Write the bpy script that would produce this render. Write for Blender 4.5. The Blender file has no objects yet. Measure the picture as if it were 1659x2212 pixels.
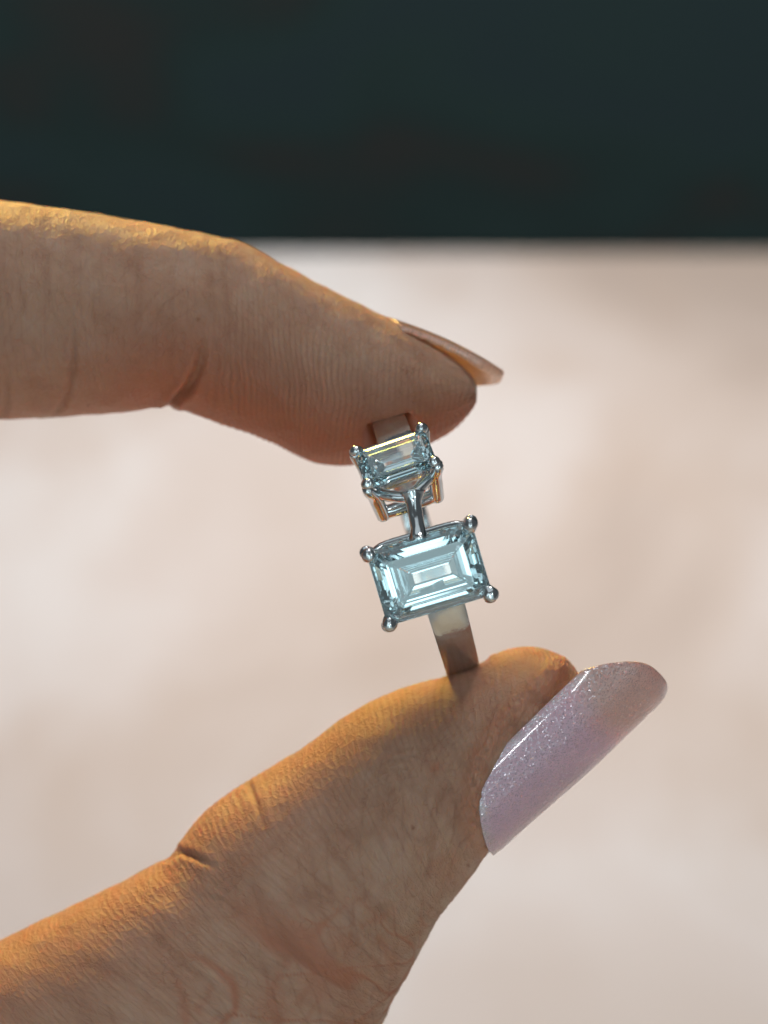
import bpy, bmesh, math, random
import numpy as np
from mathutils import Vector, Matrix

R = math.radians
scene = bpy.context.scene
col = scene.collection
rng = np.random.default_rng(7)

# ------------------------------------------------------------------ camera
PITCH = 30.0                       # the phone looks down at the table
CAM_H = 0.225                      # metres above the table top
DIST = 150.0                       # mm from the lens to the ring
FIELD = 57.0                       # mm seen across at the ring
CAM = Vector((0, 0, CAM_H))
FWD = Vector((0, math.cos(R(PITCH)), -math.sin(R(PITCH))))
UP = Vector((0, math.sin(R(PITCH)), math.cos(R(PITCH))))
ORIGIN = CAM + FWD * (DIST * 0.001)

cam_data = bpy.data.cameras.new("camera")
cam = bpy.data.objects.new("camera", cam_data)
col.objects.link(cam)
cam.location = CAM
cam.rotation_euler = (R(90 - PITCH), 0, 0)
cam_data.sensor_fit = 'HORIZONTAL'
cam_data.sensor_width = 36.0
cam_data.lens = 36.0 * DIST / FIELD
cam_data.clip_start = 0.005
cam_data.clip_end = 20
cam_data.dof.use_dof = True
cam_data.dof.focus_distance = 0.1512
cam_data.dof.aperture_fstop = cam_data.lens / 3.6
scene.camera = cam

# ------------------------------------------------------------------ world, lamps, exposure
world = bpy.data.worlds.new("World")
scene.world = world
world.use_nodes = True
bgn = world.node_tree.nodes["Background"]
bgn.inputs[0].default_value = (0.86, 0.95, 1.0, 1)
bgn.inputs[1].default_value = 0.085


def area(name, loc, target, size, power, color, size_y=None, spread=180):
    d = bpy.data.lights.new(name, 'AREA')
    d.energy = power
    d.color = color
    d.size = size
    if size_y:
        d.shape = 'RECTANGLE'
        d.size_y = size_y
    d.spread = R(spread)
    o = bpy.data.objects.new(name, d)
    col.objects.link(o)
    o.location = loc
    o.rotation_euler = (Vector(target) - Vector(loc)).to_track_quat('-Z', 'Y').to_euler()
    return o


HAND = ORIGIN
# warm shop lamp above and behind the hand
area("warm_lamp", (-0.24, 0.85, 0.46), HAND + Vector((-0.012, -0.01, 0)), 0.20, 0.155, (1.0, 0.66, 0.13), spread=14)
# pendant downlight over the table
area("pendant_lamp", (0.06, 0.47, 0.80), (0.0, 0.40, 0.0), 0.22, 0.57, (1.0, 0.93, 0.88), spread=52)
# unseen cool fill panels, added to brighten the stones, metal and skin
for wx in (-0.44, 0.0, 0.44):                # three added panels low behind the photographer, gaps give the stones contrast
    area("front_fill", (wx, -0.75, 0.22), HAND, 0.30, 0.34 if wx else 1.0, (0.70, 0.95, 1.0), size_y=0.5)
area("overhead_fill", (-0.10, 0.10, 1.30), HAND, 1.1, 2.1, (0.85, 0.95, 1.0))  # unseen panel added overhead to brighten the smaller stone
area("front_fill", (-0.33, -0.66, 0.56), HAND, 0.42, 0.66, (0.76, 0.95, 1.0), size_y=0.60)  # this and the next: higher fill panels, also added
area("front_fill", (0.42, -0.62, 0.66), HAND, 0.30, 0.52, (0.76, 0.95, 1.0), size_y=0.60)
# two small downlights in the ceiling on the photographer's side
for dv in ((0.43, -0.82, 0.36), (-0.14, -0.81, 0.57)):
    area("downlight", HAND + Vector((0.014, -0.006, -0.014)) + Vector(dv) * 0.9, HAND, 0.035, 0.22, (0.95, 0.98, 1.0))

scene.view_settings.view_transform = 'Standard'
scene.view_settings.look = 'None'
scene.view_settings.exposure = 0.0
scene.view_settings.gamma = 1.0
scene.view_settings.use_curve_mapping = False
scene.render.engine = 'CYCLES'
cy = scene.cycles
cy.max_bounces = 28
cy.transmission_bounces = 26
cy.glossy_bounces = 14
cy.diffuse_bounces = 4
cy.blur_glossy = 0.0
cy.sample_clamp_indirect = 12.0
cy.use_denoising = True

# ------------------------------------------------------------------ helpers
S = FIELD / 1659.0                  # mm for one step of the sketch grid at the ring


def P(x, y, z=0.0):
    """sketch-grid point at depth z (mm towards the lens) -> local mm"""
    k = (DIST - z) / DIST * S
    return np.array([(x - 829.5) * k, (1106.0 - y) * k, z])


BASIS = np.array([[1, 0, 0], [0, UP.y, UP.z], [0, -FWD.y, -FWD.z]])   # rows: local x, y, z in world
O_ = np.array(ORIGIN)


def W(pts):
    return (np.asarray(pts, dtype=float) @ BASIS) * 0.001 + O_


def mesh_obj(name, verts, faces, mat, parent=None, smooth=True, world_mm=True, attrs=None):
    v = W(verts) if world_mm else np.asarray(verts, dtype=float)
    me = bpy.data.meshes.new(name)
    if isinstance(faces, np.ndarray):
        n, k = faces.shape
        me.vertices.add(len(v))
        me.vertices.foreach_set("co", v.astype(np.float32).ravel())
        me.loops.add(n * k)
        me.loops.foreach_set("vertex_index", faces.astype(np.int32).ravel())
        me.polygons.add(n)
        me.polygons.foreach_set("loop_start", np.arange(0, n * k, k, dtype=np.int32))
        me.update(calc_edges=True)
    else:
        me.from_pydata(v.tolist(), [], faces)
        me.update()
    if smooth:
        me.polygons.foreach_set("use_smooth", np.ones(len(me.polygons), dtype=bool))
    for an, (kind, data) in (attrs or {}).items():
        a = me.attributes.new(an, kind, 'POINT')
        a.data.foreach_set("value" if kind == 'FLOAT' else "vector", np.asarray(data, dtype=np.float32).ravel())
    me.materials.append(mat)
    o = bpy.data.objects.new(name, me)
    col.objects.link(o)
    if parent:
        o.parent = parent
        o.matrix_parent_inverse = parent.matrix_world.inverted()
    return o


def tag(o, label=None, cat=None, kind=None):
    if label: o["label"] = label
    if cat: o["category"] = cat
    if kind: o["kind"] = kind


def merge(parts):
    vs, fs, n = [], [], 0
    for v, f in parts:
        vs.append(np.asarray(v))
        fs += [tuple(i + n for i in q) for q in f]
        n += len(v)
    return np.vstack(vs), fs


# smooth value noise -------------------------------------------------
def _hash(i, j, k, seed):
    h = (i * 374761393 + j * 668265263 + k * 2147483647 + seed * 974711) & 0xFFFFFFFF
    h = ((h ^ (h >> 13)) * 1274126177) & 0xFFFFFFFF
    h = h ^ (h >> 16)
    return (h & 0xFFFFFF) / float(0xFFFFFF) * 2 - 1


def noise(x, y, z=None, seed=0):
    if z is None: z = np.zeros_like(x)
    xi, yi, zi = (np.floor(a).astype(np.int64) for a in (x, y, z))
    fx, fy, fz = x - xi, y - yi, z - zi
    fx, fy, fz = (f * f * f * (f * (f * 6 - 15) + 10) for f in (fx, fy, fz))
    r = 0
    for a in (0, 1):
        for b in (0, 1):
            for c in (0, 1):
                w = (fx if a else 1 - fx) * (fy if b else 1 - fy) * (fz if c else 1 - fz)
                r = r + w * _hash(xi + a, yi + b, zi + c, seed)
    return r


def fbm(x, y, z=None, seed=0, octs=3):
    r, a = 0, 1.0
    for o in range(octs):
        r = r + a * noise(x * 2 ** o, y * 2 ** o, None if z is None else z * 2 ** o, seed + o)
        a *= 0.5
    return r


def sstep(a, b, x):
    t = np.clip((x - a) / (b - a), 0, 1)
    return t * t * (3 - 2 * t)


# node helpers ---------------------------------------------------------
def material(name):
    m = bpy.data.materials.new(name)
    m.use_nodes = True
    nt = m.node_tree
    return m, nt, nt.nodes["Principled BSDF"]


def N(nt, kind, **kw):
    n = nt.nodes.new(kind)
    for k, v in kw.items():
        if k in n.inputs: n.inputs[k].default_value = v
        else: setattr(n, k, v)
    return n


def ramp(nt, fac, stops):
    n = nt.nodes.new("ShaderNodeValToRGB")
    el = n.color_ramp.elements
    while len(el) < len(stops): el.new(0.5)
    for e, (p, c) in zip(el, stops):
        e.position = p
        e.color = (*c, 1) if len(c) == 3 else c
    nt.links.new(fac, n.inputs[0])
    return n.outputs[0]


def mixc(nt, fac, a, b, blend='MIX'):
    n = nt.nodes.new("ShaderNodeMix")
    n.data_type = 'RGBA'
    n.blend_type = blend
    for s, v in ((n.inputs[0], fac), (n.inputs[6], a), (n.inputs[7], b)):
        if hasattr(v, "is_output"): nt.links.new(v, s)
        else: s.default_value = (*v, 1) if isinstance(v, tuple) and len(v) == 3 else v
    return n.outputs[2]


def math_(nt, op, a, b=None):
    n = nt.nodes.new("ShaderNodeMath")
    n.operation = op
    for i, v in enumerate((a, b)):
        if v is None: continue
        if hasattr(v, "is_output"): nt.links.new(v, n.inputs[i])
        else: n.inputs[i].default_value = v
    return n.outputs[0]


# ------------------------------------------------------------------ materials
def skin_material():
    m, nt, b = material("skin")
    L = nt.links
    co = N(nt, "ShaderNodeAttribute", attribute_name="skin_co")      # mm along the finger, mm around it
    red = N(nt, "ShaderNodeAttribute", attribute_name="redness")
    crease_and_shade = N(nt, "ShaderNodeAttribute", attribute_name="crease")
    mp = N(nt, "ShaderNodeMapping"); mp.inputs["Scale"].default_value = (0.30, 0.30, 1)
    L.new(co.outputs["Vector"], mp.inputs["Vector"])
    blotch = N(nt, "ShaderNodeTexNoise", Scale=1.0, Detail=4.0, Roughness=0.62)
    L.new(mp.outputs[0], blotch.inputs["Vector"])
    base = ramp(nt, blotch.outputs["Fac"], [(0.30, (0.46, 0.252, 0.168)), (0.50, (0.49, 0.290, 0.198)), (0.72, (0.52, 0.335, 0.245))])
    # finely mottled capillary colour
    mp2 = N(nt, "ShaderNodeMapping"); mp2.inputs["Scale"].default_value = (1.5, 1.1, 1)
    L.new(co.outputs["Vector"], mp2.inputs["Vector"])
    mott = N(nt, "ShaderNodeTexNoise", Scale=1.0, Detail=5.0, Roughness=0.7)
    L.new(mp2.outputs[0], mott.inputs["Vector"])
    base = mixc(nt, ramp(nt, mott.outputs["Fac"], [(0.38, (0.0, 0.0, 0.0)), (0.68, (0.30, 0.30, 0.30))]), base, (0.42, 0.225, 0.155))
    base = mixc(nt, red.outputs["Fac"], base, (0.44, 0.150, 0.080))
    base = mixc(nt, crease_and_shade.outputs["Fac"], base, (0.27, 0.10, 0.055))  # shade of wrinkle lines and valleys painted in, with crease colour and spots
    # web of fine reddish wrinkle lines
    wn = N(nt, "ShaderNodeTexNoise", Scale=0.55, Detail=3.0, Roughness=0.6)
    L.new(co.outputs["Vector"], wn.inputs["Vector"])
    wsub = N(nt, "ShaderNodeVectorMath", operation='SUBTRACT'); wsub.inputs[1].default_value = (0.5, 0.5, 0.5)
    L.new(wn.outputs["Color"], wsub.inputs[0])
    wsc = N(nt, "ShaderNodeVectorMath", operation='SCALE'); wsc.inputs["Scale"].default_value = 4.5
    L.new(wsub.outputs[0], wsc.inputs[0])
    wad = N(nt, "ShaderNodeVectorMath", operation='ADD')
    L.new(co.outputs["Vector"], wad.inputs[0]); L.new(wsc.outputs[0], wad.inputs[1])
    wmp = N(nt, "ShaderNodeMapping"); wmp.inputs["Scale"].default_value = (0.40, 0.24, 1); wmp.inputs["Rotation"].default_value = (0, 0, 0.35)
    L.new(wad.outputs[0], wmp.inputs["Vector"])
    wv = N(nt, "ShaderNodeTexVoronoi", feature='DISTANCE_TO_EDGE', Scale=1.0)
    L.new(wmp.outputs[0], wv.inputs["Vector"])
    web = ramp(nt, wv.outputs["Distance"], [(0.0, (1, 1, 1)), (0.055, (0.25,) * 3), (0.13, (0, 0, 0))])
    webm = math_(nt, 'MULTIPLY', web, ramp(nt, blotch.outputs["Fac"], [(0.36, (1, 1, 1)), (0.60, (0.12,) * 3)]))
    base = mixc(nt, math_(nt, 'MULTIPLY', webm, 0.16), base, (0.27, 0.105, 0.06))
    L.new(base, b.inputs["Base Color"])
    b.inputs["Subsurface Weight"].default_value = 1.0
    b.inputs["Subsurface Radius"].default_value = (1.0, 0.42, 0.22)
    b.inputs["Subsurface Scale"].default_value = 0.0007
    b.inputs["IOR"].default_value = 1.42
    b.inputs["Specular IOR Level"].default_value = 0.36
    # relief: polygonal skin cells, fine transverse lines, pores
    def tex_v(scale, rot=0.0):
        q = N(nt, "ShaderNodeMapping")
        q.inputs["Scale"].default_value = (*scale, 1)
        q.inputs["Rotation"].default_value = (0, 0, rot)
        L.new(co.outputs["Vector"], q.inputs["Vector"])
        return q.outputs[0]
    warp = N(nt, "ShaderNodeTexNoise", Scale=0.7, Detail=2.0)
    L.new(co.outputs["Vector"], warp.inputs["Vector"])
    vo = N(nt, "ShaderNodeTexVoronoi", feature='DISTANCE_TO_EDGE', Scale=1.0)
    L.new(tex_v((2.3, 1.25), 0.25), vo.inputs["Vector"])
    cell = ramp(nt, vo.outputs["Distance"], [(0.0, (0, 0, 0)), (0.22, (1, 1, 1))])
    ln = N(nt, "ShaderNodeTexNoise", Scale=1.0, Detail=3.0, Roughness=0.6)
    L.new(tex_v((4.6, 0.45)), ln.inputs["Vector"])
    ln2 = N(nt, "ShaderNodeTexNoise", Scale=1.0, Detail=3.0, Roughness=0.6)
    L.new(tex_v((0.9, 5.0), 0.7), ln2.inputs["Vector"])
    fine = N(nt, "ShaderNodeTexNoise", Scale=1.0, Detail=4.0, Roughness=0.65)
    L.new(tex_v((7.0, 6.0)), fine.inputs["Vector"])
    h = math_(nt, 'ADD', math_(nt, 'MULTIPLY', cell, 0.20), math_(nt, 'MULTIPLY', ln.outputs["Fac"], 0.22))
    h = math_(nt, 'ADD', h, math_(nt, 'MULTIPLY', ln2.outputs["Fac"], 0.12))
    h = math_(nt, 'ADD', h, math_(nt, 'MULTIPLY', fine.outputs["Fac"], 0.20))
    h = math_(nt, 'ADD', h, math_(nt, 'MULTIPLY', webm, -0.30))
    bp = N(nt, "ShaderNodeBump", Strength=0.9, Distance=0.00016)
    L.new(h, bp.inputs["Height"])
    L.new(bp.outputs[0], b.inputs["Normal"])
    rr = ramp(nt, fine.outputs["Fac"], [(0.3, (0.47,) * 3), (0.7, (0.66,) * 3)])
    L.new(rr, b.inputs["Roughness"])
    return m


def nail_material(name, base, pearl, glow=0.22, glow_col=(0.80, 0.55, 0.52)):
    m, nt, b = material(name)
    L = nt.links
    tc = N(nt, "ShaderNodeAttribute", attribute_name="nail_co")
    mp = N(nt, "ShaderNodeMapping"); mp.inputs["Scale"].default_value = (0.22, 0.35, 1)
    L.new(tc.outputs["Vector"], mp.inputs["Vector"])
    n1 = N(nt, "ShaderNodeTexNoise", Scale=1.0, Detail=5.0, Roughness=0.6)
    L.new(mp.outputs[0], n1.inputs["Vector"])
    c = mixc(nt, ramp(nt, n1.outputs["Fac"], [(0.35, (0, 0, 0)), (0.7, (0.6,) * 3)]), base, tuple(x * 0.8 for x in base))
    tip = N(nt, "ShaderNodeAttribute", attribute_name="free_edge")
    c = mixc(nt, tip.outputs["Fac"], c, (0.60, 0.40, 0.34))
    cut = N(nt, "ShaderNodeAttribute", attribute_name="cuticle")
    c = mixc(nt, cut.outputs["Fac"], c, (0.55, 0.52, 0.46))
    L.new(c, b.inputs["Base Color"])
    b.inputs["Subsurface Weight"].default_value = 0.55
    b.inputs["Subsurface Radius"].default_value = (1.0, 0.6, 0.5)
    b.inputs["Subsurface Scale"].default_value = 0.0006
    b.inputs["Roughness"].default_value = 0.33
    b.inputs["Coat Weight"].default_value = 0.8
    b.inputs["Coat Roughness"].default_value = 0.06
    # pearl flakes: tiny randomly tilted mirrors under the lacquer
    g = N(nt, "ShaderNodeBsdfGlossy", Roughness=0.22)
    g.inputs["Color"].default_value = (*pearl, 1)
    vo = N(nt, "ShaderNodeTexVoronoi", feature='F1', Scale=9.5)
    L.new(tc.outputs["Vector"], vo.inputs["Vector"])
    geo = N(nt, "ShaderNodeNewGeometry")
    sub = N(nt, "ShaderNodeVectorMath", operation='SUBTRACT'); sub.inputs[1].default_value = (0.5, 0.5, 0.5)
    L.new(vo.outputs["Color"], sub.inputs[0])
    sc = N(nt, "ShaderNodeVectorMath", operation='SCALE'); sc.inputs["Scale"].default_value = 0.75
    L.new(sub.outputs[0], sc.inputs[0])
    ad = N(nt, "ShaderNodeVectorMath", operation='ADD')
    L.new(geo.outputs["Normal"], ad.inputs[0]); L.new(sc.outputs[0], ad.inputs[1])
    nm = N(nt, "ShaderNodeVectorMath", operation='NORMALIZE'); L.new(ad.outputs[0], nm.inputs[0])
    L.new(nm.outputs[0], g.inputs["Normal"])
    mx = N(nt, "ShaderNodeMixShader")
    sepc = N(nt, "ShaderNodeSeparateColor"); L.new(vo.outputs["Color"], sepc.inputs[0])
    fk = ramp(nt, sepc.outputs[0], [(0.40, (0.04,) * 3), (0.97, (0.50,) * 3)])
    L.new(fk, mx.inputs[0]); L.new(b.outputs[0], mx.inputs[1]); L.new(g.outputs[0], mx.inputs[2])
    tr = N(nt, "ShaderNodeBsdfTranslucent"); tr.inputs["Color"].default_value = (*glow_col, 1)
    mt = N(nt, "ShaderNodeMixShader"); mt.inputs[0].default_value = glow
    L.new(mx.outputs[0], mt.inputs[1]); L.new(tr.outputs[0], mt.inputs[2])
    L.new(mt.outputs[0], nt.nodes["Material Output"].inputs["Surface"])
    return m


def metal_material():
    m, nt, b = material("white_gold")
    L = nt.links
    b.inputs["Metallic"].default_value = 1.0
    b.inputs["Base Color"].default_value = (0.70, 0.73, 0.75, 1)
    tc = N(nt, "ShaderNodeTexCoord")
    n1 = N(nt, "ShaderNodeTexNoise", Scale=900.0, Detail=4.0, Roughness=0.6)
    L.new(tc.outputs["Object"], n1.inputs["Vector"])
    rr = ramp(nt, n1.outputs["Fac"], [(0.35, (0.07,) * 3), (0.75, (0.20,) * 3)])
    L.new(rr, b.inputs["Roughness"])
    n2 = N(nt, "ShaderNodeTexNoise", Scale=700.0, Detail=3.0, Roughness=0.55)
    L.new(tc.outputs["Object"], n2.inputs["Vector"])
    smp = N(nt, "ShaderNodeMapping"); smp.inputs["Scale"].default_value = (9000.0, 400.0, 900.0); smp.inputs["Rotation"].default_value = (0.3, 0.2, 0.5)
    L.new(tc.outputs["Object"], smp.inputs["Vector"])
    n3 = N(nt, "ShaderNodeTexNoise", Scale=1.0, Detail=2.0)
    L.new(smp.outputs[0], n3.inputs["Vector"])
    hh = math_(nt, 'ADD', n2.outputs["Fac"], math_(nt, 'MULTIPLY', n3.outputs["Fac"], 0.12))
    bp = N(nt, "ShaderNodeBump", Strength=0.35, Distance=0.00008)
    L.new(hh, bp.inputs["Height"])
    L.new(bp.outputs[0], b.inputs["Normal"])
    return m


def stone_material():
    m, nt, b = material("clear_stone")
    g = N(nt, "ShaderNodeBsdfGlass", IOR=2.15, Roughness=0.0)
    g.inputs["Color"].default_value = (0.94, 0.989, 1.0, 1)
    nt.links.new(g.outputs[0], nt.nodes["Material Output"].inputs["Surface"])
    return m


def table_material():
    m, nt, b = material("pale_mottled_stone")
    L = nt.links
    tc = N(nt, "ShaderNodeTexCoord")
    mp = N(nt, "ShaderNodeMapping"); mp.inputs["Scale"].default_value = (1.0, 0.55, 1)
    mp.inputs["Rotation"].default_value = (0, 0, 0.3)
    mp.inputs["Location"].default_value = (0.31, 0.12, 0)
    L.new(tc.outputs["Object"], mp.inputs["Vector"])
    n1 = N(nt, "ShaderNodeTexNoise", Scale=8.0, Detail=4.0, Roughness=0.5, Distortion=0.5)
    L.new(mp.outputs[0], n1.inputs["Vector"])
    c = ramp(nt, n1.outputs["Fac"], [(0.34, (0.58, 0.48, 0.42)), (0.44, (0.67, 0.57, 0.51)), (0.54, (0.74, 0.66, 0.62)), (0.64, (0.83, 0.80, 0.79))])
    n2 = N(nt, "ShaderNodeTexNoise", Scale=22.0, Detail=4.0, Roughness=0.5)
    L.new(mp.outputs[0], n2.inputs["Vector"])
    c = mixc(nt, ramp(nt, n2.outputs["Fac"], [(0.5, (0, 0, 0)), (0.70, (0.6,) * 3)]), c, (0.62, 0.50, 0.42))
    L.new(c, b.inputs["Base Color"])
    b.inputs["Roughness"].default_value = 0.45
    return m


def dark_material():
    m, nt, b = material("dark_green_panel")
    L = nt.links
    tc = N(nt, "ShaderNodeTexCoord")
    mp = N(nt, "ShaderNodeMapping"); mp.inputs["Rotation"].default_value = (0, 0.55, 0)
    mp.inputs["Scale"].default_value = (1.0, 1.0, 2.2)
    L.new(tc.outputs["Object"], mp.inputs["Vector"])
    n1 = N(nt, "ShaderNodeTexNoise", Scale=4.0, Detail=2.0, Roughness=0.5, Distortion=0.8)
    L.new(mp.outputs[0], n1.inputs["Vector"])
    c = ramp(nt, n1.outputs["Fac"], [(0.34, (0.098, 0.154, 0.158)), (0.46, (0.100, 0.166, 0.155)), (0.56, (0.088, 0.142, 0.132)), (0.66, (0.140, 0.128, 0.116))])
    L.new(c, b.inputs["Base Color"])
    b.inputs["Roughness"].default_value = 0.7
    return m


SKIN = skin_material()
NAIL_T = nail_material("lilac_pearl_polish", (0.80, 0.51, 0.62), (0.97, 0.94, 1.0))
NAIL_I = nail_material("pearl_polish_gold_lit", (0.66, 0.48, 0.46), (0.90, 0.84, 0.84), 0.38, (0.95, 0.72, 0.50))  # warmer copy of the polish: gold lamp light put into base and glow colours
METAL = metal_material()
STONE = stone_material()

# ------------------------------------------------------------------ table and dark panel behind it
EDGE_Y = CAM_H / math.tan(R(22.60))


def box_obj(name, x0, x1, y0, y1, z0, z1, mat, bevel=0.0):
    bm = bmesh.new()
    bmesh.ops.create_cube(bm, size=1)
    for v in bm.verts:
        v.co = Vector((x0 + (v.co.x + .5) * (x1 - x0), y0 + (v.co.y + .5) * (y1 - y0), z0 + (v.co.z + .5) * (z1 - z0)))
    if bevel:
        bmesh.ops.bevel(bm, geom=bm.edges[:], offset=bevel, segments=3, affect='EDGES', profile=0.5)
    me = bpy.data.meshes.new(name)
    bm.to_mesh(me); bm.free()
    me.materials.append(mat)
    o = bpy.data.objects.new(name, me)
    col.objects.link(o)
    return o


table = box_obj("table_top", -0.8, 0.8, -0.6, EDGE_Y, -0.03, 0.0, table_material(), 0.003)
tag(table, "pale pinkish beige mottled table top, out of focus", kind="structure")
wall = box_obj("wall", -1.6, 1.6, EDGE_Y + 0.90, EDGE_Y + 0.94, -1.2, 1.2, dark_material(), 0.003)
tag(wall, "dark green black wall behind the table, out of focus", kind="structure")

# ------------------------------------------------------------------ ring frame (mm)
RC = P(917, 1172, -10.8)                           # centre of the band
U_ = np.array([-0.285, 0.958, 0.0]); U_ /= np.linalg.norm(U_)
A_ = np.array([U_[1], -U_[0], 0.0])                # across the band
F_ = np.array([0, 0, 1.0])                         # from the centre towards the lens
R_OUT, R_IN = 10.75, 9.6


def ring_pt(rad, alpha, a=0.0):
    return RC + A_ * a + (F_ * math.cos(R(alpha)) + U_ * math.sin(R(alpha))) * rad


def band_half_width(alpha):
    d = abs(((alpha - 180) + 180) % 360 - 180) / 180.0      # 0 at the back, 1 in front
    return 1.05 + 0.50 * d


# ------------------------------------------------------------------ hand
# stations: outer edge, inner edge (sketch grid), depth of the core (mm), half thickness in depth (mm)
ST = [
    (1030, 846, 1030, 852, -14.0, 0.25),
    (1024, 821, 1023, 880, -14.0, 3.2),
    (1006, 797, 1007, 903, -14.0, 4.7),
    (970, 770, 978, 931, -14.0, 6.0),
    (930, 744, 935, 955, -14.0, 6.8),
    (890, 718, 890, 978, -14.0, 7.3),
    (850, 694, 840, 992, -14.0, 7.6),
    (800, 668, 780, 1004, -14.0, 7.8),
    (740, 636, 725, 1008, -14.0, 8.0),
    (680, 606, 680, 1003, -14.0, 8.0),
    (625, 577, 640, 985, -14.0, 8.0),
    (575, 548, 595, 962, -14.0, 8.0),
    (530, 525, 545, 940, -14.0, 7.9),
    (495, 512, 490, 922, -14.0, 7.8),
    (460, 506, 430, 900, -14.0, 7.8),
    (410, 498, 366, 882, -14.0, 7.9),
    (310, 481, 290, 889, -14.0, 8.1),
    (205, 463, 200, 898, -14.2, 8.3),
    (100, 447, 100, 905, -14.5, 8.5),
    (0, 436, 0, 910, -15.0, 8.8),
    (-130, 428, -130, 912, -16.0, 9.2),
    (-330, 430, -330, 905, -18.0, 9.5),
    (-560, 520, -500, 960, -20.0, 9.5),
    (-860, 800, -650, 1120, -22.0, 10.0),
    (-1230, 1300, -800, 1420, -30.0, 19.0),
    (-1560, 1900, -860, 1720, -40.0, 30.0),
    (-1620, 2500, -820, 1990, -40.0, 31.0),
    (-1250, 2950, -700, 2170, -32.0, 24.0),
    (-700, 3050, -560, 2270, -20.0, 16.0),
    (-150, 2900, -380, 2225, -13.0, 12.0),
    (220, 2740, -230, 2150, -11.0, 10.8),
    (450, 2600, -110, 2092, -10.5, 10.3),
    (590, 2490, 0, 2036, -10.2, 10.0),
    (670, 2415, 100, 1987, -10.0, 9.8),
    (730, 2345, 200, 1937, -10.0, 9.7),
    (778, 2285, 300, 1883, -10.0, 9.6),
    (815, 2225, 370, 1846, -10.0, 9.5),
    (840, 2178, 410, 1793, -10.0, 9.4),
    (862, 2135, 452, 1746, -10.0, 9.3),
    (884, 2092, 520, 1700, -10.0, 9.2),
    (904, 2050, 603, 1650, -10.0, 9.0),
    (930, 2003, 690, 1591, -10.0, 8.9),
    (957, 1961, 760, 1537, -10.0, 8.8),
    (990, 1920, 830, 1502, -10.0, 8.7),
    (1025, 1872, 900, 1477, -10.0, 8.6),
    (1048, 1832, 960, 1462, -10.0, 8.5),
    (1072, 1806, 1030, 1436, -10.0, 8.4),
    (1115, 1766, 1080, 1412, -10.0, 8.2),
    (1162, 1718, 1130, 1401, -10.0, 7.9),
    (1212, 1664, 1178, 1404, -10.0, 7.3),
    (1255, 1606, 1214, 1420, -10.0, 6.0),
    (1283, 1552, 1242, 1446, -10.0, 4.0),
    (1287, 1505, 1272, 1484, -10.0, 0.4),
]


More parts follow.
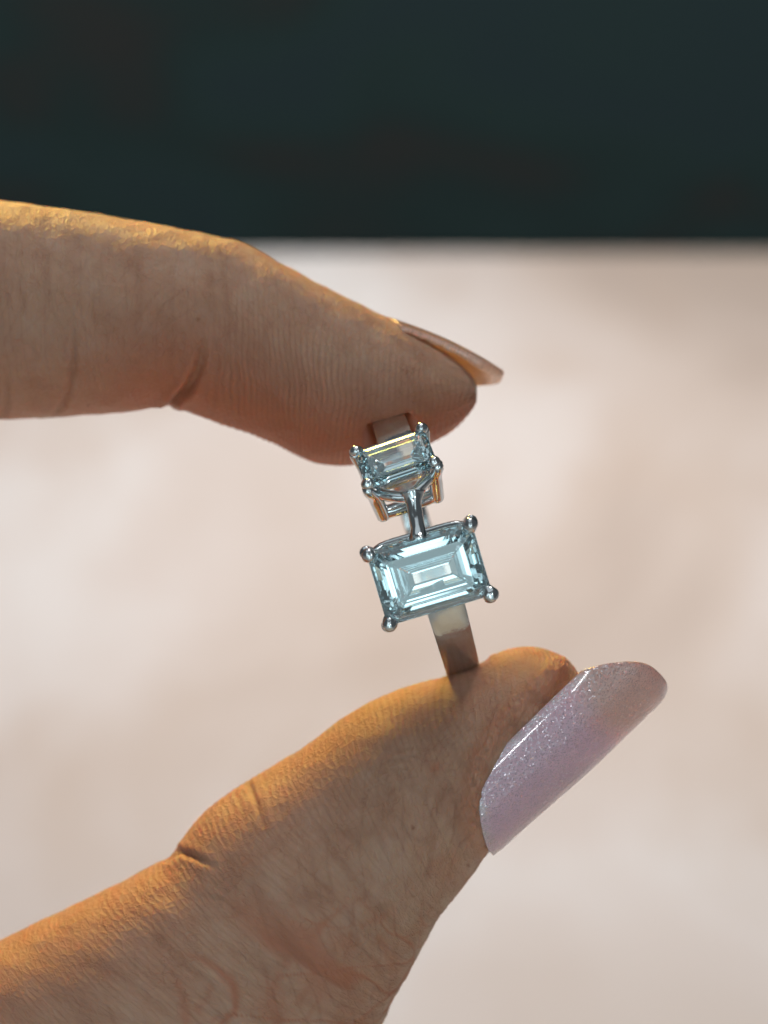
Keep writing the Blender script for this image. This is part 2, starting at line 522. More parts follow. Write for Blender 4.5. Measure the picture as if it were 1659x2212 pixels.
def build_hand():
    out = np.array([P(s[0], s[1], s[4]) for s in ST])
    inn = np.array([P(s[2], s[3], s[4]) for s in ST])
    bb = np.array([s[5] for s in ST])
    dat = np.hstack([out, inn, bb[:, None]])
    mid = (out + inn) / 2
    # chord parameter from both edges, so that the tips open up smoothly
    ch = np.sqrt(((np.diff(dat[:, [0, 1, 3, 4, 6]], axis=0)) ** 2).sum(1) / 2) + 1e-6
    t = np.concatenate([[0], np.cumsum(ch)])
    tan = np.zeros_like(dat)
    tan[1:-1] = ((dat[2:] - dat[1:-1]) / ch[1:, None] * ch[:-1, None] + (dat[1:-1] - dat[:-2]) / ch[:-1, None] * ch[1:, None]) / (ch[1:] + ch[:-1])[:, None]
    tan[0] = (dat[1] - dat[0]) / ch[0]
    tan[-1] = (dat[-1] - dat[-2]) / ch[-1]

    def ev(q):
        i = np.clip(np.searchsorted(t, q, side='right') - 1, 0, len(ch) - 1)
        h = ch[i][:, None]; u = ((q - t[i]) / ch[i])[:, None]
        return ((2 * u ** 3 - 3 * u ** 2 + 1) * dat[i] + (u ** 3 - 2 * u ** 2 + u) * h * tan[i]
                + (-2 * u ** 3 + 3 * u ** 2) * dat[i + 1] + (u ** 3 - u ** 2) * h * tan[i + 1])
    # sampling: fine where the photo looks, coarse in the palm
    i_a, i_b = t[20], t[31]
    fine = 0.105
    q = np.concatenate([np.arange(0, i_a, fine), np.linspace(i_a, i_b, 130)[:-1], np.arange(i_b, t[-1], fine), [t[-1]]])
    D = ev(q)
    # soften kinks between stations
    k = np.exp(-0.5 * (np.arange(-14, 15) / 6.0) ** 2); k /= k.sum()
    Dp = np.vstack([np.repeat(D[:1], 14, 0), D, np.repeat(D[-1:], 14, 0)])
    Ds = np.stack([np.convolve(Dp[:, c], k, mode='valid') for c in range(D.shape[1])], 1)
    endw = sstep(0, 3.0, np.minimum(q, t[-1] - q))[:, None]
    D = D * (1 - endw) + Ds * endw
    o, n_, b = D[:, 0:3], D[:, 3:6], D[:, 6]
    C = (o + n_) / 2
    H = (o - n_) / 2
    hw = np.linalg.norm(H, axis=1)
    e1 = H / hw[:, None]
    NA = 330
    th = np.linspace(0, 2 * np.pi, NA, endpoint=False) - np.pi / 2     # seam at the far side
    th = th + 0.22 * np.sin(2 * th) * 0                              # even spacing
    ex = 2.0 / 2.18
    cs, sn = np.cos(th), np.sin(th)
    pc = np.sign(cs) * np.abs(cs) ** ex
    ps = np.sign(sn) * np.abs(sn) ** ex
    V = C[:, None, :] + e1[:, None, :] * (hw[:, None] * pc[None])[..., None]
    V = V + (b[:, None] * ps[None])[..., None] * np.array([0, 0, 1.0])
    nr = len(q)
    along = np.concatenate([[0], np.cumsum(np.linalg.norm(np.diff(C, axis=0), axis=1))])
    around = np.linspace(0, 1, NA, endpoint=False)[None] * (2 * np.pi * np.sqrt((hw ** 2 + b ** 2) / 2))[:, None]
    around = np.linspace(0, 1, NA, endpoint=False)[None] * np.full((nr, 1), 52.0)
    u = np.repeat(along[:, None], NA, 1)
    is_thumb = (q > t[28])[:, None] & np.ones((1, NA), bool)
    is_index = (q < t[23])[:, None] & np.ones((1, NA), bool)

    def normals(V):
        du = np.gradient(V, axis=0)
        dv = np.roll(V, -1, 1) - np.roll(V, 1, 1)
        n = np.cross(dv, du)
        n /= np.linalg.norm(n, axis=2, keepdims=True) + 1e-12
        return n
    nrm = normals(V)
    outd = V - C[:, None, :]
    if (nrm * outd).sum() < 0: nrm = -nrm
    flip = np.sign((nrm * outd).sum(2)); 
    front = sstep(-0.35, 0.25, nrm[..., 2])
    # sketch-grid position of each skin point
    kk = DIST / (DIST - V[..., 2]) / S
    gx = V[..., 0] * kk + 829.5
    gy = 1106.0 - V[..., 1] * kk

    def seg_dist(poly):
        best = np.full(gx.shape, 1e9); tt = np.zeros(gx.shape)
        poly = np.array(poly, float)
        Ls = np.linalg.norm(np.diff(poly, axis=0), axis=1); cum = np.concatenate([[0], np.cumsum(Ls)])
        for i in range(len(poly) - 1):
            a, d = poly[i], poly[i + 1] - poly[i]
            s = np.clip(((gx - a[0]) * d[0] + (gy - a[1]) * d[1]) / (d @ d), 0, 1)
            dd = np.hypot(gx - a[0] - s * d[0], gy - a[1] - s * d[1])
            m = dd < best
            best[m] = dd[m]; tt[m] = ((cum[i] + s * Ls[i]) / cum[-1])[m]
        return best, tt

    disp = np.zeros(gx.shape)
    red = np.zeros(gx.shape)
    cre = np.zeros(gx.shape)
    wob = 5 * fbm(gx / 40, gy / 40, seed=3)

    def crease(poly, width, depth, fade=(0.15, 0.5), colour=0.0, lip=0.35, mask=None):
        nonlocal disp, cre
        d, tt = seg_dist(poly)
        d = np.abs(d + wob * 0.5)
        f = sstep(0, fade[0], tt + 1e-3) * (1 - sstep(1 - fade[1], 1, tt)) * front
        if mask is not None: f = f * mask
        disp -= depth * np.exp(-(d / width) ** 2) * f
        disp += lip * depth * np.exp(-((d - width * 2.2) / (width * 1.3)) ** 2) * f
        cre = np.maximum(cre, colour * np.exp(-(d / (width * 1.25)) ** 2) * f)

    idx, thb = is_index * 1.0, is_thumb * 1.0
    # index finger: joint crease and lesser folds
    crease([(352, 900), (366, 878), (402, 846), (428, 800), (440, 745), (436, 690)], 8, 0.55, (0.01, 0.75), 0.42, mask=idx)
    crease([(118, 905), (150, 850), (162, 770), (160, 700), (150, 640)], 6, 0.14, (0.02, 0.6), 0.30, mask=idx)
    crease([(10, 905), (16, 840), (12, 770)], 6, 0.10, (0.02, 0.6), 0.25, mask=idx)
    crease([(455, 905), (470, 820), (468, 740)], 5, 0.06, (0.05, 0.6), 0.10, mask=idx)
    crease([(510, 925), (520, 840), (514, 760)], 5, 0.05, (0.05, 0.6), 0.08, mask=idx)
    crease([(60, 690), (40, 620), (52, 560)], 6, 0.05, (0.3, 0.4), 0.2, mask=idx)
    crease([(290, 640), (296, 600), (284, 560)], 5, 0.05, (0.3, 0.4), 0.18, mask=idx)
    # thumb: joint fold and lines
    crease([(352, 1862), (384, 1838), (412, 1848), (452, 1868), (490, 1880)], 7, 0.27, (0.01, 0.6), 0.40, mask=thb)
    crease([(535, 1690), (556, 1740), (578, 1800), (584, 1840)], 8, 0.15, (0.05, 0.7), 0.30, mask=thb)
    crease([(420, 1930), (480, 1945), (530, 1990)], 6, 0.06, (0.2, 0.5), 0.15, mask=thb)
    crease([(815, 1646), (870, 1636), (935, 1622)], 4, 0.07, (0.2, 0.4), 0.2, mask=thb)
    crease([(850, 1622), (900, 1614)], 3, 0.05, (0.2, 0.4), 0.15, mask=thb)
    # reddish lines on the back of the thumb
    for poly in ([(608, 2085), (598, 2120), (584, 2160), (590, 2200), (606, 2240)], [(575, 2110), (584, 2160)],
                 [(628, 2060), (612, 2095)], [(640, 2180), (676, 2120), (712, 2095)],
                 [(712, 2110), (704, 2140), (668, 2190), (640, 2240)], [(704, 2140), (745, 2150), (800, 2172)],
                 [(700, 2085), (712, 2110)], [(660, 2112), (704, 2108)], [(812, 2010), (836, 2060), (850, 2110)],
                 [(380, 2110), (400, 2180), (404, 2240)], [(745, 2012), (760, 2040), (772, 2052)],
                 [(850, 1960), (800, 1990), (770, 2010)], [(420, 2190), (450, 2150), (455, 2120)]):
        crease(poly, 9, 0.035, (0.3, 0.4), 0.0, 0.2, mask=thb)
        d, tt = seg_dist(poly)
        d = np.abs(d + 1.2 * wob)
        red = np.maximum(red, 0.42 * np.exp(-(d / 9) ** 2) * front * thb * sstep(0, .2, tt + .05) * (1 - sstep(.8, 1, tt)))
    # blotches of colour
    for x, y, r, a in ((735, 2040, 38, .35), (700, 2130, 55, .40), (800, 2120, 70, .25), (940, 1660, 16, .5), (870, 1790, 70, .12),
                       (980, 1890, 50, .25), (760, 2170, 60, .3), (590, 2190, 45, .3), (690, 1700, 90, .15)):
        red = np.maximum(red, a * np.exp(-(((gx - x) / r) ** 2 + ((gy - y) / r) ** 2)) * thb)
    for x, y, r in ((428, 690, 5), (892, 1788, 5), (190, 880, 3), (560, 1735, 4), (1012, 1870, 3.5)):
        cre = np.maximum(cre, 0.85 * np.exp(-(((gx - x) / r) ** 2 + ((gy - y) / r) ** 2)) * front)
    # blood-flushed pads, with red bounce light painted in on the index
    pc_m = np.repeat(pc[None], nr, 0)
    edge_in = -pc_m                                       # +1 at the pad edge
    red = np.maximum(red, idx * (0.66 * sstep(-0.6, 0.9, edge_in) * sstep(60, 420, gx) + 0.36 * sstep(-0.4, 1.0, edge_in)))
    red = np.maximum(red, 0.45 * np.exp(-(d / 30) ** 2) * front * thb) if False else np.maximum(red, thb * 0.38 * sstep(0.35, 1.0, edge_in))
    # papillary ridges: run round the pad, finest at the very edge
    ring_mask = 1 - np.exp(-(((gx - 840) / 70) ** 2 + ((gy - 930) / 70) ** 2))
    uw = u + 0.40 * fbm(u * 0.16, around * 0.16, seed=11)
    rid_t = np.sin(2 * np.pi * (uw / 0.45 + 0.035 * (around - 20)))
    amp_t = 0.024 * sstep(0.15, 0.75, edge_in) * thb * sstep(1500, 1250, gx) * (0.65 + 0.5 * noise(u * 0.5, around * 0.4, seed=5))
    disp += rid_t * amp_t
    patch = 0.55 + 0.75 * fbm(u * 0.22, around * 0.22, seed=8)
    side = sstep(-0.75, 0.2, edge_in)
    disp += 0.011 * np.sin(2 * np.pi * (uw / 0.46 + 0.06 * around)) * side * thb * np.clip(patch, 0, 1.2) * sstep(1250, 1050, gx)
    aw = around + 0.5 * fbm(u * 0.3, around * 0.3, seed=14)
    disp += 0.008 * np.sin(2 * np.pi * (aw / 0.75 + 0.12 * u)) * np.clip(1.1 - patch, 0, 1) * (thb + idx) * sstep(-0.9, -0.2, edge_in) * sstep(0.9, 0.5, edge_in)
    rid_i = np.sin(2 * np.pi * (uw / 0.48 - 0.02 * around))
    amp_i = 0.042 * sstep(-0.75, 0.1, edge_in) * sstep(400, 520, gx) * idx * ring_mask * (0.6 + 0.6 * noise(u * 0.4, around * 0.3, seed=6))
    disp += rid_i * amp_i
    disp += 0.010 * np.sin(2 * np.pi * (uw / 0.62 + 0.05 * around)) * sstep(520, 300, gx) * idx * sstep(-0.6, 0.4, edge_in)
    # diamond wrinkles on the side of thumb and finger
    wr = np.abs(noise(u * 1.5 + around * 0.5, around * 0.55, seed=21)) + np.abs(noise(u * 0.7 - around * 0.9, u * 0.35 + around * 0.5, seed=22))
    disp += 0.018 * (wr - 0.5) * (0.5 + 0.5 * sstep(0.8, 0.2, edge_in))
    # fine net of wrinkles: contour lines of stretched noise, two slanted families and one across the finger
    both = np.clip(thb + idx, 0, 1)
    def lines(a, b_, seed, w):
        return np.exp(-(noise(a, b_, seed=seed) / w) ** 2)
    wx = 0.22 * fbm(u * 0.35, around * 0.35, seed=61); wy = 0.22 * fbm(u * 0.35, around * 0.35, seed=62)
    uu, vv = u + wx, around + wy
    pt1 = np.clip(0.55 + 0.8 * fbm(u * 0.15, around * 0.15, seed=63), 0, 1)
    m1 = lines(uu * 1.25 + vv * 0.10, vv * 0.13, 64, 0.18)
    m2 = lines((uu + vv * 0.8) * 0.75, (vv - uu * 0.8) * 0.22, 65, 0.14)
    m3 = lines((uu - vv * 0.7) * 0.75, (vv + uu * 0.7) * 0.22, 66, 0.14)
    net = (m1 * 0.9 + m2 * pt1 + m3 * (1 - 0.6 * pt1)) * (0.35 + 0.65 * sstep(0.95, 0.3, edge_in))
    net = net * (thb * 0.9 + idx * 0.62)
    disp -= 0.036 * net * both
    cre = np.maximum(cre, np.clip(0.25 * net, 0, 0.42) * both * front)  # line shading of the net put into the skin colour
    # ridge valleys painted darker and redder than the crests, as line shading
    cre = np.maximum(cre, both * front * np.clip(-rid_i, 0, 1) * idx * 0.30 * sstep(-0.75, 0.1, edge_in) * sstep(400, 520, gx) * ring_mask)
    cre = np.maximum(cre, thb * front * np.clip(-rid_t, 0, 1) * 0.22 * sstep(-0.3, 0.6, edge_in) * sstep(1150, 1000, gx))
    # coarse reddish net on the back of the thumb, below the joint
    low = sstep(1880, 2080, gy) * sstep(330, 520, gx) * thb * front
    m4 = lines(uu * 0.26 + 3.1, vv * 0.22, 71, 0.065) + 0.8 * lines((uu + vv) * 0.24, (vv - uu) * 0.20, 72, 0.065)
    disp -= 0.05 * m4 * low
    red = np.maximum(red, np.clip(0.75 * m4, 0, 0.8) * low)
    # loose wrinkled skin round the thumb joint and below the nail
    jw = np.exp(-(((gx - 520) / 190) ** 2 + ((gy - 1960) / 150) ** 2)) * thb
    disp += 0.022 * jw * np.sin(2 * np.pi * (uw / 0.85 + 0.30 * around * 0.25)) * (0.5 + noise(u * 0.6, around * 0.5, seed=31))
    nf = np.exp(-(((gx - 960) / 90) ** 2 + ((gy - 1790) / 130) ** 2)) * thb
    disp += 0.05 * nf * noise(u * 0.55 + around * 0.55, (around - u) * 2.2, seed=33)
    # slow unevenness of the flesh
    disp += 0.14 * fbm(u * 0.14, around * 0.14, seed=41) * sstep(0.0, 5.0, np.minimum(u, u[-1, 0] - u))
    disp += 0.05 * fbm(u * 0.6, around * 0.5, seed=44)
    # soft swelling of the nail wall along the thumb nail
    d, tt = seg_dist([(1040, 1815), (1022, 1770), (1021, 1700), (1037, 1640), (1070, 1588), (1112, 1534), (1156, 1488), (1206, 1446)])
    disp += 0.50 * np.exp(-(d / 24) ** 2) * front * thb
    disp += 0.13 * np.exp(-(d / 18) ** 2) * front * thb * fbm(gx / 10, gy / 10, seed=51)
    red = np.maximum(red, 0.42 * np.exp(-((d - 10) / 26) ** 2) * front * thb)
    cre = np.maximum(cre, 0.22 * np.exp(-((d - 6) / 12) ** 2) * front * thb * sstep(-0.2, 0.5, fbm(gx / 14, gy / 14, seed=52)))
    tipf = sstep(0.0, 2.2, np.minimum(q, t[-1] - q))[:, None]
    V = V + nrm * (disp * tipf)[..., None]

    # the band presses into the pads
    rel = V - RC
    a = rel @ A_; f = rel @ F_; w = rel @ U_
    rr = np.hypot(f, w)
    al = np.degrees(np.arctan2(w, f))
    hwid = 1.05 + 0.50 * (1 - np.abs(np.abs(al)) / 180.0)
    over = np.abs(a) - hwid
    wgt = 1 - sstep(0.03, 1.3, over)
    need = np.clip(R_OUT + 0.03 - rr, 0, None) * (rr > 2.0)
    push = need * wgt
    dirv = (F_[None, None] * f[..., None] + U_[None, None] * w[..., None]) / (rr[..., None] + 1e-9)
    V = V + dirv * push[..., None]
    red = np.maximum(red, 0.95 * np.clip(push / 1.4, 0, 1) * idx)  # pressed skin redder, with the band's dark red contact shadow painted in
    red = np.maximum(red, 0.9 * idx * np.exp(-(np.clip(over, 0, None) / 1.1) ** 2) * np.exp(-((rr - R_OUT) / 1.2) ** 2))

    verts = V.reshape(-1, 3)
    I, J = np.meshgrid(np.arange(nr - 1), np.arange(NA), indexing='ij')
    J2 = (J + 1) % NA
    faces = np.stack([I * NA + J, I * NA + J2, (I + 1) * NA + J2, (I + 1) * NA + J], -1).reshape(-1, 4)
    co = np.stack([u, around, np.zeros_like(u)], -1).reshape(-1, 3)
    return verts, faces, co, np.clip(red, 0, 1).ravel(), np.clip(cre, 0, 1).ravel(), nr, NA


def finger_chain(pts, rads, n=20):
    """a curled finger, its root inside the palm (local mm)"""
    pts = np.array(pts, float); m = 60
    tt = np.linspace(0, len(pts) - 1, m)
    c = np.stack([np.interp(tt, range(len(pts)), pts[:, i]) for i in range(3)], 1)
    r = np.interp(tt, range(len(pts)), rads)
    k = np.ones(9) / 9
    cp = np.vstack([np.repeat(c[:1], 4, 0), c, np.repeat(c[-1:], 4, 0)])
    c = np.stack([np.convolve(cp[:, i], k, 'valid') for i in range(3)], 1)
    s = np.linspace(0, 1, m); r = r * np.sqrt(np.clip(1 - ((s - 0.93) / 0.0701).clip(0, 1) ** 2, 0.0004, 1))
    T = np.gradient(c, axis=0); T /= np.linalg.norm(T, axis=1, keepdims=True)
    z = np.array([0, 0, 1.0]); s1 = np.cross(T, z); s1 /= np.linalg.norm(s1, axis=1, keepdims=True); s2 = np.cross(s1, T)
    a = np.linspace(0, 2 * np.pi, n, endpoint=False)
    v = c[:, None] + r[:, None, None] * (s1[:, None] * np.cos(a)[None, :, None] + s2[:, None] * np.sin(a)[None, :, None])
    I, J = np.meshgrid(np.arange(m - 1), np.arange(n), indexing='ij'); J2 = (J + 1) % n
    return v.reshape(-1, 3), np.stack([I * n + J, I * n + J2, (I + 1) * n + J2, (I + 1) * n + J], -1).reshape(-1, 4)


hv, hf, hco, hred, hcre, NR, NA_ = build_hand()
extra_v, extra_f, n0 = [hv], [hf], len(hv)
for zc, s in ((-36, 1.0), (-52, 0.94), (-66, 0.80)):       # the other three fingers, folded into the palm
    root = P(-1330, 1500, zc); pip = root + np.array([6, 38 * s, -1]); dip = pip + np.array([16 * s, -16 * s, 1]); tipp = dip + np.array([-4, -16 * s, 1])
    v, f = finger_chain([root + np.array([-4, -20, 0]), root, pip, dip, tipp], [9, 9, 8.2 * s, 7.2 * s, 6.4 * s])
    extra_v.append(v); extra_f.append(f + n0); n0 += len(v)
v, f = finger_chain([P(-1000, 2120, -40), P(-1300, 2300, -40), P(-1900, 2700, -42), P(-2900, 3300, -46), P(-3400, 3600, -48)], [12, 25, 27, 25, 26], 40)   # wrist
extra_v.append(v); extra_f.append(f + n0); n0 += len(v)
pad = n0 - len(hv)
hand = mesh_obj("hand", np.vstack(extra_v), np.vstack(extra_f), SKIN, attrs={
    "skin_co": ('FLOAT_VECTOR', np.vstack([hco, np.vstack(extra_v[1:])])),
    "redness": ('FLOAT', np.concatenate([hred, np.zeros(pad)])),
    "crease": ('FLOAT', np.concatenate([hcre, np.zeros(pad)]))})
tag(hand, "hand reaching in from the left, thumb and forefinger pinching the ring", "hand")


def nail_plate(name, grid_top, grid_bot, attrs, mat, label):
    ns, ntt = grid_top.shape[:2]
    V = np.concatenate([grid_top.reshape(-1, 3), grid_bot.reshape(-1, 3)])
    n = ns * ntt
    fs = []
    for i in range(ns - 1):
        for j in range(ntt - 1):
            a = i * ntt + j
            fs.append((a, a + 1, a + ntt + 1, a + ntt))
            fs.append((n + a, n + a + ntt, n + a + ntt + 1, n + a + 1))
    rim = [j for j in range(ntt)] + [i * ntt + ntt - 1 for i in range(1, ns)] + [(ns - 1) * ntt + j for j in range(ntt - 2, -1, -1)] + [i * ntt for i in range(ns - 2, 0, -1)]
    for a, b in zip(rim, rim[1:] + rim[:1]):
        fs.append((b, a, n + a, n + b))
    o = mesh_obj(name, V, np.array(fs), mat, hand, attrs={k: (t, np.concatenate([d.reshape(n, -1)] * 2)) for k, (t, d) in attrs.items()})
    bm = bmesh.new(); bm.from_mesh(o.data)
    bmesh.ops.recalc_face_normals(bm, faces=bm.faces); bm.to_mesh(o.data); bm.free()
    o["label"] = label
    return o


# thumb nail: a long arched plate that leaves the thumb towards the upper right
def thumb_nail():
    ZC = -10.0
    k = (DIST - ZC) / DIST * S
    d2 = np.array([0.719, 0.695, 0]); d2 /= np.linalg.norm(d2)
    e1 = np.array([d2[1], -d2[0], 0])
    base = P(1430, 1480, ZC)                    # on the outer silhouette, at the free edge
    A, B, ZN = 5.12, 6.7, 1.75
    ns, ntt = 120, 90
    ph = np.linspace(-50, 101, ntt)
    sv = np.linspace(0, 1, ns)
    top = np.zeros((ns, ntt, 3)); bot = np.zeros_like(top)
    nco = np.zeros((ns, ntt, 3)); fe = np.zeros((ns, ntt)); cu = np.zeros((ns, ntt))
    for j, p in enumerate(ph):
        x = (p - 25.5) / 75.5                      # -1..1 across the plate
        d0 = (-510 + 100 * (abs(p - 5) / 95) ** 2.6) * k
        d1 = (6 - 24 * ((45 - p) / 45) ** 2 if p < 45 else 6 - 108 * ((p - 45) / 55) ** 3.2) * k
        for i, s in enumerate(sv):
            d = d0 + (d1 - d0) * s
            free = max(0.0, (d + 150 * k) / (150 * k))            # beyond the flesh
            seat = 0.14 - 0.10 * max(0, abs(x) - 0.8) / 0.2 * (1 - min(1, free * 2.5))
            # gentle lengthwise arch, tip curving down over the flesh
            tq = min(1.0, max(0.0, (d / k + 505) / 315))
            arch = 0.42 * tq * tq * (3 - 2 * tq) - 0.55 * max(0.0, (d / k + 40) / 55) ** 2
            edge = 0.10 * (1 - min(1, s / 0.04)) + 0.10 * (1 - min(1, (1 - s) / 0.03))
            a_, b_ = A + seat + arch - edge, B + seat - edge
            c = base - e1 * A + d2 * d + np.array([0, 0, ZN])
            ca, sa = math.cos(R(p)), math.sin(R(p))
            ca = math.copysign(abs(ca) ** 0.93, ca)
            n2 = e1 * ca / a_ + np.array([0, 0, sa]) / b_
            n2 /= np.linalg.norm(n2)
            q = c + e1 * a_ * ca + np.array([0, 0, 1.0]) * b_ * sa
            top[i, j] = q
            bot[i, j] = q - n2 * (0.50 - edge * 1.5)
            nco[i, j] = (d, p / 57.3 * 7.5, 0)
            fe[i, j] = np.clip((d + 165 * k + 1.2 * math.sin(x * 3)) / (70 * k), 0, 1) ** 1.3 * 0.85
            cu[i, j] = max(np.clip(1 - (d - d0) / 1.1, 0, 1), np.clip((abs(x) - 0.90) / 0.10, 0, 1)) * 0.8 * (0.5 + 0.5 * math.sin(d * 5 + p * .3) * math.sin(d * 2.1 + p * .17))
    return nail_plate("nail", top, bot, {"nail_co": ('FLOAT_VECTOR', nco), "free_edge": ('FLOAT', fe), "cuticle": ('FLOAT', np.clip(cu, 0, 1))},
                      NAIL_T, "long rounded thumb nail with pearly lilac polish")


def index_nail():
    ZC = -14.0
    k = (DIST - ZC) / DIST * S
    a0, a1 = P(838, 683, ZC), P(1094, 796, ZC)
    ax = (a1 - a0); Ln = np.linalg.norm(ax); ax /= Ln
    up = np.array([-ax[1], ax[0], 0])
    tau = R(9)
    ns, ntt = 90, 60
    top = np.zeros((ns, ntt, 3)); bot = np.zeros_like(top)
    nco = np.zeros((ns, ntt, 3)); fe = np.zeros((ns, ntt)); cu = np.zeros((ns, ntt))
    for i, s in enumerate(np.linspace(0, 1, ns)):
        for j, x in enumerate(np.linspace(-1, 1, ntt)):
            l0 = 1.6 * abs(x) ** 2.5
            l1 = Ln - 1.7 * abs(x) ** 2.6
            l = l0 + (l1 - l0) * s
            wdt = 4.6 - 1.2 * (l / Ln) ** 2
            w = x * wdt
            h = -w * w / 17.0
            y = h * math.cos(tau) + w * math.sin(tau)
            z = w * math.cos(tau) - h * math.sin(tau)
            bow = 0.30 * math.sin(math.pi * l / Ln) - 0.25 * (l / Ln) ** 4
            q = a0 + ax * l + up * (y + bow - 0.30) + np.array([0, 0, z])
            nrm = up * math.cos(tau + w / 8.5) + np.array([0, 0, -math.sin(tau) + w / 8.5])
            nrm /= np.linalg.norm(nrm)
            chip = 0.12 * max(0.0, noise(np.array([l * 2.2]), np.array([x * 3.0]), seed=9)[0]) * max(0, abs(x) - .7) / .3
            top[i, j] = q
            bot[i, j] = q - nrm * ((0.46 + 0.62 * (l / Ln) ** 2) * (1 - 0.5 * max(0, s - 0.93) / 0.07) - chip)
            nco[i, j] = (l, w, 0)
            fe[i, j] = 0.4 * np.clip((l - 6.5) / 2, 0, 1)
    return nail_plate("nail", top, bot, {"nail_co": ('FLOAT_VECTOR', nco), "free_edge": ('FLOAT', fe), "cuticle": ('FLOAT', cu)},
                      NAIL_I, "forefinger nail seen edge on from beneath")


thumb_nail()
index_nail()

# ------------------------------------------------------------------ ring
ring = bpy.data.objects.new("ring", None)
ring.empty_display_size = 0.01
col.objects.link(ring)
ring.location = W([ring_pt(R_OUT, -90)])[0]
tag(ring, "white gold ring with two emerald cut stones held between thumb and forefinger", "ring")
bpy.context.view_layer.update()


def build_band():
    al = np.linspace(47, 341, 240)
    vs, prof = [], []
    for a in al:
        hw = band_half_width(a)
        rin = R_IN
        bv = 0.13
        sec = [(-hw, rin + bv), (-hw, R_OUT - bv), (-hw + bv * .3, R_OUT - bv * .3), (-hw + bv, R_OUT), (-hw * .5, R_OUT + 0.035), (0, R_OUT + 0.05), (hw * .5, R_OUT + 0.035),
               (hw - bv, R_OUT), (hw - bv * .3, R_OUT - bv * .3), (hw, R_OUT - bv), (hw, rin + bv), (hw - bv, rin), (0, rin - 0.03), (-hw + bv, rin)]
        vs += [ring_pt(r, a, w) for w, r in sec]
    m = len(sec); fs = []
    for i in range(len(al) - 1):
        for j in range(m):
            fs.append((i * m + j, i * m + (j + 1) % m, (i + 1) * m + (j + 1) % m, (i + 1) * m + j))
    fs.append(tuple(range(m))[::-1]); fs.append(tuple((len(al) - 1) * m + j for j in range(m)))
    o = mesh_obj("band", np.array(vs), fs, METAL, ring)
    bm = bmesh.new(); bm.from_mesh(o.data)
    bmesh.ops.recalc_face_normals(bm, faces=bm.faces)
    for e in bm.edges:
        if len(e.link_faces) == 2 and e.calc_face_angle() > R(30): e.smooth = False
    bm.to_mesh(o.data); bm.free()
    return o


build_band()


def octagon(hx, hy, c):
    c = min(c, hx * .95, hy * .95)
    return [(hx, -hy + c), (hx, hy - c), (hx - c, hy), (-hx + c, hy), (-hx, hy - c), (-hx, -hy + c), (-hx + c, -hy), (hx - c, -hy)]


class Frame:
    """local axes of one stone: x across the band, y along it, z out of the ring"""
    def __init__(self, origin, tilt, roll=0.0):
        z = F_ * math.cos(R(tilt)) + U_ * math.sin(R(tilt))
        y = -F_ * math.sin(R(tilt)) + U_ * math.cos(R(tilt))
        x = A_
        self.x = x * math.cos(R(roll)) + y * math.sin(R(roll))
        self.y = -x * math.sin(R(roll)) + y * math.cos(R(roll))
        self.z = z
        self.o = origin

    def __call__(self, p):
        p = np.asarray(p, float)
        if p.ndim == 1: return self.o + p[0] * self.x + p[1] * self.y + p[2] * self.z
        return self.o + p[:, :1] * self.x + p[:, 1:2] * self.y + p[:, 2:3] * self.z


# step cut: height, inset and slight off-centring of each facet edge (for a stone 5.3 mm across)
LAYERS = [(0.74, 0.98, 0.03, 0.02), (0.60, 0.62, 0.02, 0.0), (0.37, 0.28, 0.0, 0.0), (0.07, 0.0, 0.0, 0.0), (-0.06, 0.0, 0.0, 0.0),
          (-0.75, 0.50, 0.05, -0.04), (-1.40, 1.05, 0.10, -0.12), (-1.95, 1.62, 0.16, -0.14), (-2.40, 2.30, 0.18, -0.16)]


def build_stone(fr, hx, hy, c, label, depth=1.0):
    s = hy / 2.65
    layers = LAYERS
    vs, fs = [], []
    for z, ins, ox, oy in layers:
        i = ins * s
        vs += [(x + ox * s, y + oy * s, z * s * (depth if z < -0.1 else 1.0)) for x, y in octagon(hx - i * 1.06, hy - i, max(0.05, c - 0.30 * i))]
    for l in range(len(layers) - 1):
        for j in range(8):
            a, b = l * 8 + j, l * 8 + (j + 1) % 8
            fs.append((a, a + 8, b + 8, b))
    fs.append(tuple(range(8))); fs.append(tuple(range((len(layers) - 1) * 8, len(layers) * 8))[::-1])
    o = mesh_obj("stone", fr(np.array(vs)), fs, STONE, ring, smooth=False)
    bm = bmesh.new(); bm.from_mesh(o.data); bmesh.ops.recalc_face_normals(bm, faces=bm.faces); bm.to_mesh(o.data); bm.free()
    o["label"] = label
    return o


def tube(path, rad, n=16, closed=False):
    path = np.array(path, float); m = len(path)
    rad = np.broadcast_to(np.array(rad, float), (m,))
    if closed: T = np.roll(path, -1, 0) - np.roll(path, 1, 0)
    else: T = np.gradient(path, axis=0)
    T /= np.linalg.norm(T, axis=1, keepdims=True) + 1e-12
    ref = np.array([0.31, 0.2, 0.93])
    vs = []
    s = np.cross(T[0], ref); s /= np.linalg.norm(s)
    for i in range(m):
        s = s - T[i] * (s @ T[i]); s /= np.linalg.norm(s)
        t2 = np.cross(T[i], s)
        for a in np.linspace(0, 2 * np.pi, n, endpoint=False):
            vs.append(path[i] + rad[i] * (s * math.cos(a) + t2 * math.sin(a)))
    fs = []
    for i in range(m if closed else m - 1):
        for j in range(n):
            k = (i + 1) % m
            fs.append((i * n + j, i * n + (j + 1) % n, k * n + (j + 1) % n, k * n + j))
    if not closed:
        fs.append(tuple(range(n))[::-1]); fs.append(tuple((m - 1) * n + j for j in range(n)))
    return np.array(vs), fs


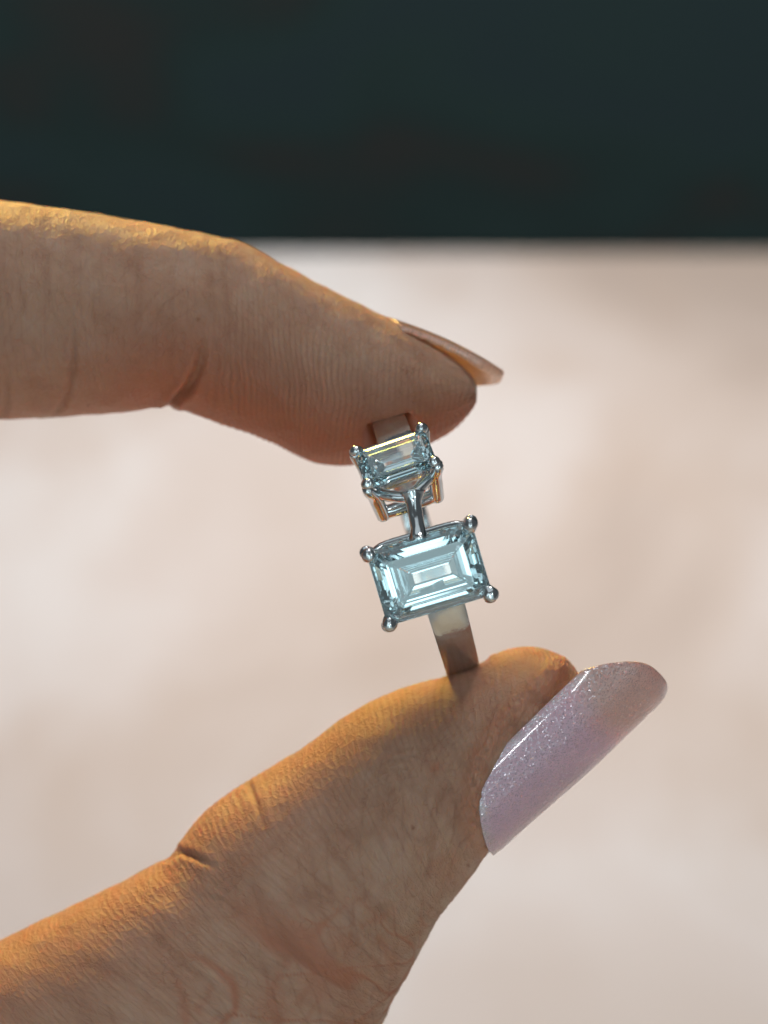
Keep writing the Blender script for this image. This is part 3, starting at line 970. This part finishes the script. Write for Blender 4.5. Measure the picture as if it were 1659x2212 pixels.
def smooth_path(pts, n):
    pts = np.array(pts, float)
    d = np.concatenate([[0], np.cumsum(np.linalg.norm(np.diff(pts, axis=0), axis=1))])
    q = np.linspace(0, d[-1], n)
    p = np.stack([np.interp(q, d, pts[:, i]) for i in range(3)], 1)
    for _ in range(max(2, n // 8)):
        p[1:-1] = (p[:-2] + 2 * p[1:-1] + p[2:]) / 4
    return p


def rail_path(hx, hy, c, z, sag_side=0, sag=0.0):
    pts = []
    o = octagon(hx, hy, c)
    for i in range(8):
        a, b = np.array(o[i]), np.array(o[(i + 1) % 8])
        for s in np.linspace(0, 1, 9 if i % 2 == 0 else 4, endpoint=False):
            p = a + (b - a) * s
            y = p[1]
            if sag_side and y * sag_side > hy * 0.98: y += sag_side * sag * max(0.0, 1 - abs(p[0]) / (hx - c * .8))
            pts.append((p[0], y, z))
    pts = np.array(pts)
    for _ in range(2): pts = (np.roll(pts, 1, 0) + 2 * pts + np.roll(pts, -1, 0)) / 4
    return pts


def box_rail(path, w, h, frame_z=np.array([0, 0, 1.0])):
    """closed rail of rounded rectangular section"""
    m = len(path)
    T = np.roll(path, -1, 0) - np.roll(path, 1, 0); T /= np.linalg.norm(T, axis=1, keepdims=True)
    sd = np.cross(T, frame_z); sd /= np.linalg.norm(sd, axis=1, keepdims=True)
    sec = []
    for a in np.linspace(0, 2 * np.pi, 12, endpoint=False):
        ca, sa = math.cos(a), math.sin(a)
        sec.append((math.copysign(abs(ca) ** .55, ca) * w / 2, math.copysign(abs(sa) ** .55, sa) * h / 2))
    vs = [path[i] + sd[i] * x + frame_z * y for i in range(m) for x, y in sec]
    k = 12
    fs = [(i * k + j, i * k + (j + 1) % k, ((i + 1) % m) * k + (j + 1) % k, ((i + 1) % m) * k + j) for i in range(m) for j in range(k)]
    return np.array(vs), fs


def build_setting(fr, hx, hy, c, drop, bead, sag_side=0, sag=0.0, label=None, b_in=0.95, t_in=0.28, up=0.44, shift=0.0, thick=1.0):
    # two gallery rails: the lower one carries the basket, so it is the setting itself
    low = box_rail(rail_path(hx - b_in, hy - b_in * .8, c * .7, -drop), 0.72 * thick, 0.78 * thick, np.array([0, 0, 1.0]))
    s = mesh_obj("setting", fr(low[0]), low[1], METAL, ring)
    if label: s["label"] = label
    bpy.context.view_layer.update()
    rail = box_rail(rail_path(hx - t_in, hy - t_in * .7, c * .9, -drop * up, sag_side, sag), 0.62 * thick, 0.64 * thick)
    rail[0][:, 1] += shift
    mesh_obj("gallery_rail", fr(rail[0]), rail[1], METAL, s)
    for sx in (-1, 1):
        for sy in (-1, 1):
            top = np.array([sx * (hx - c * .38), sy * (hy - c * .38), 0.34])
            pts = [(sx * (hx - b_in * 1.02), sy * (hy - b_in * .85), -drop - 0.32), (sx * (hx - t_in * 1.0), sy * (hy - t_in), -drop * up),
                   (sx * (hx + 0.10), sy * (hy + 0.10), -0.25), (sx * (hx + 0.05), sy * (hy + 0.05), 0.12)]
            path = smooth_path(pts, 18)
            rad = np.interp(np.linspace(0, 1, 18), [0, .5, 1], [0.58 * thick, 0.60 * thick, 0.58]) * bead / 0.68
            sh = tube(path, rad, 14)
            # rounded bead pressed over the corner of the stone
            bm = bmesh.new(); bmesh.ops.create_uvsphere(bm, u_segments=20, v_segments=14, radius=1)
            sv = np.array([v.co[:] for v in bm.verts]); sf = [tuple(v.index for v in f.verts) for f in bm.faces]; bm.free()
            jit = 1 + 0.10 * rng.standard_normal(3)
            sv = sv * (1 + 0.10 * noise(sv[:, 0] * 1.3 + sx * 5, sv[:, 1] * 1.3 + sy * 7, sv[:, 2] * 1.3, seed=int(bead * 100)))[:, None]
            sv = sv * np.array([bead, bead, bead * 0.92]) * jit + (np.array(pts[-1]) + np.array([-sx * .12, -sy * .12, 0.26]))
            v, f = merge([(sh[0], sh[1]), (sv, sf)])
            mesh_obj("prong", fr(v), f, METAL, s)
    return s


ALB, RHB = -9.0, 13.0
fb = Frame(ring_pt(RHB, ALB, -0.50), ALB + 2, 0.0)
build_stone(fb, 4.02, 2.84, 0.62, "larger pale aqua emerald cut stone")
setb = build_setting(fb, 3.92, 2.74, 0.7, 2.5, 0.60, t_in=0.26, up=0.34, shift=0.32, label="four claw basket of the larger stone")

ALS, RHS = 30.5, 13.3
fs_ = Frame(ring_pt(RHS, ALS, -0.45), 37, 3.0)
build_stone(fs_, 2.78, 1.86, 0.42, "smaller pale aqua emerald cut stone", 0.80)
sets = build_setting(fs_, 2.64, 1.72, 0.5, 4.1, 0.50, sag_side=-1, sag=1.25, b_in=0.50, up=0.35, thick=1.25, label="four claw basket of the smaller stone")

# short bridge between the two baskets
p0 = fs_((0.25, -1.56 - 1.2, -1.50)); p1 = fb((0.02, 2.75 + 0.02, -0.50))
pts = [p0 + (p1 - p0) * s for s in np.linspace(-0.12, 1.12, 26)]
rad = [0.53 + 0.40 * (abs(s - .5) * 2) ** 3.2 for s in np.linspace(-0.02, 1.02, 26)]
bv, bf = tube(pts, rad, 18)
bv = bv + 0.05 * np.stack([noise(bv[:, 0] * 1.6, bv[:, 1] * 1.6, bv[:, 2] * 1.6, seed=s) for s in (1, 2, 3)], 1)
mesh_obj("bridge", bv, bf, METAL, ring)
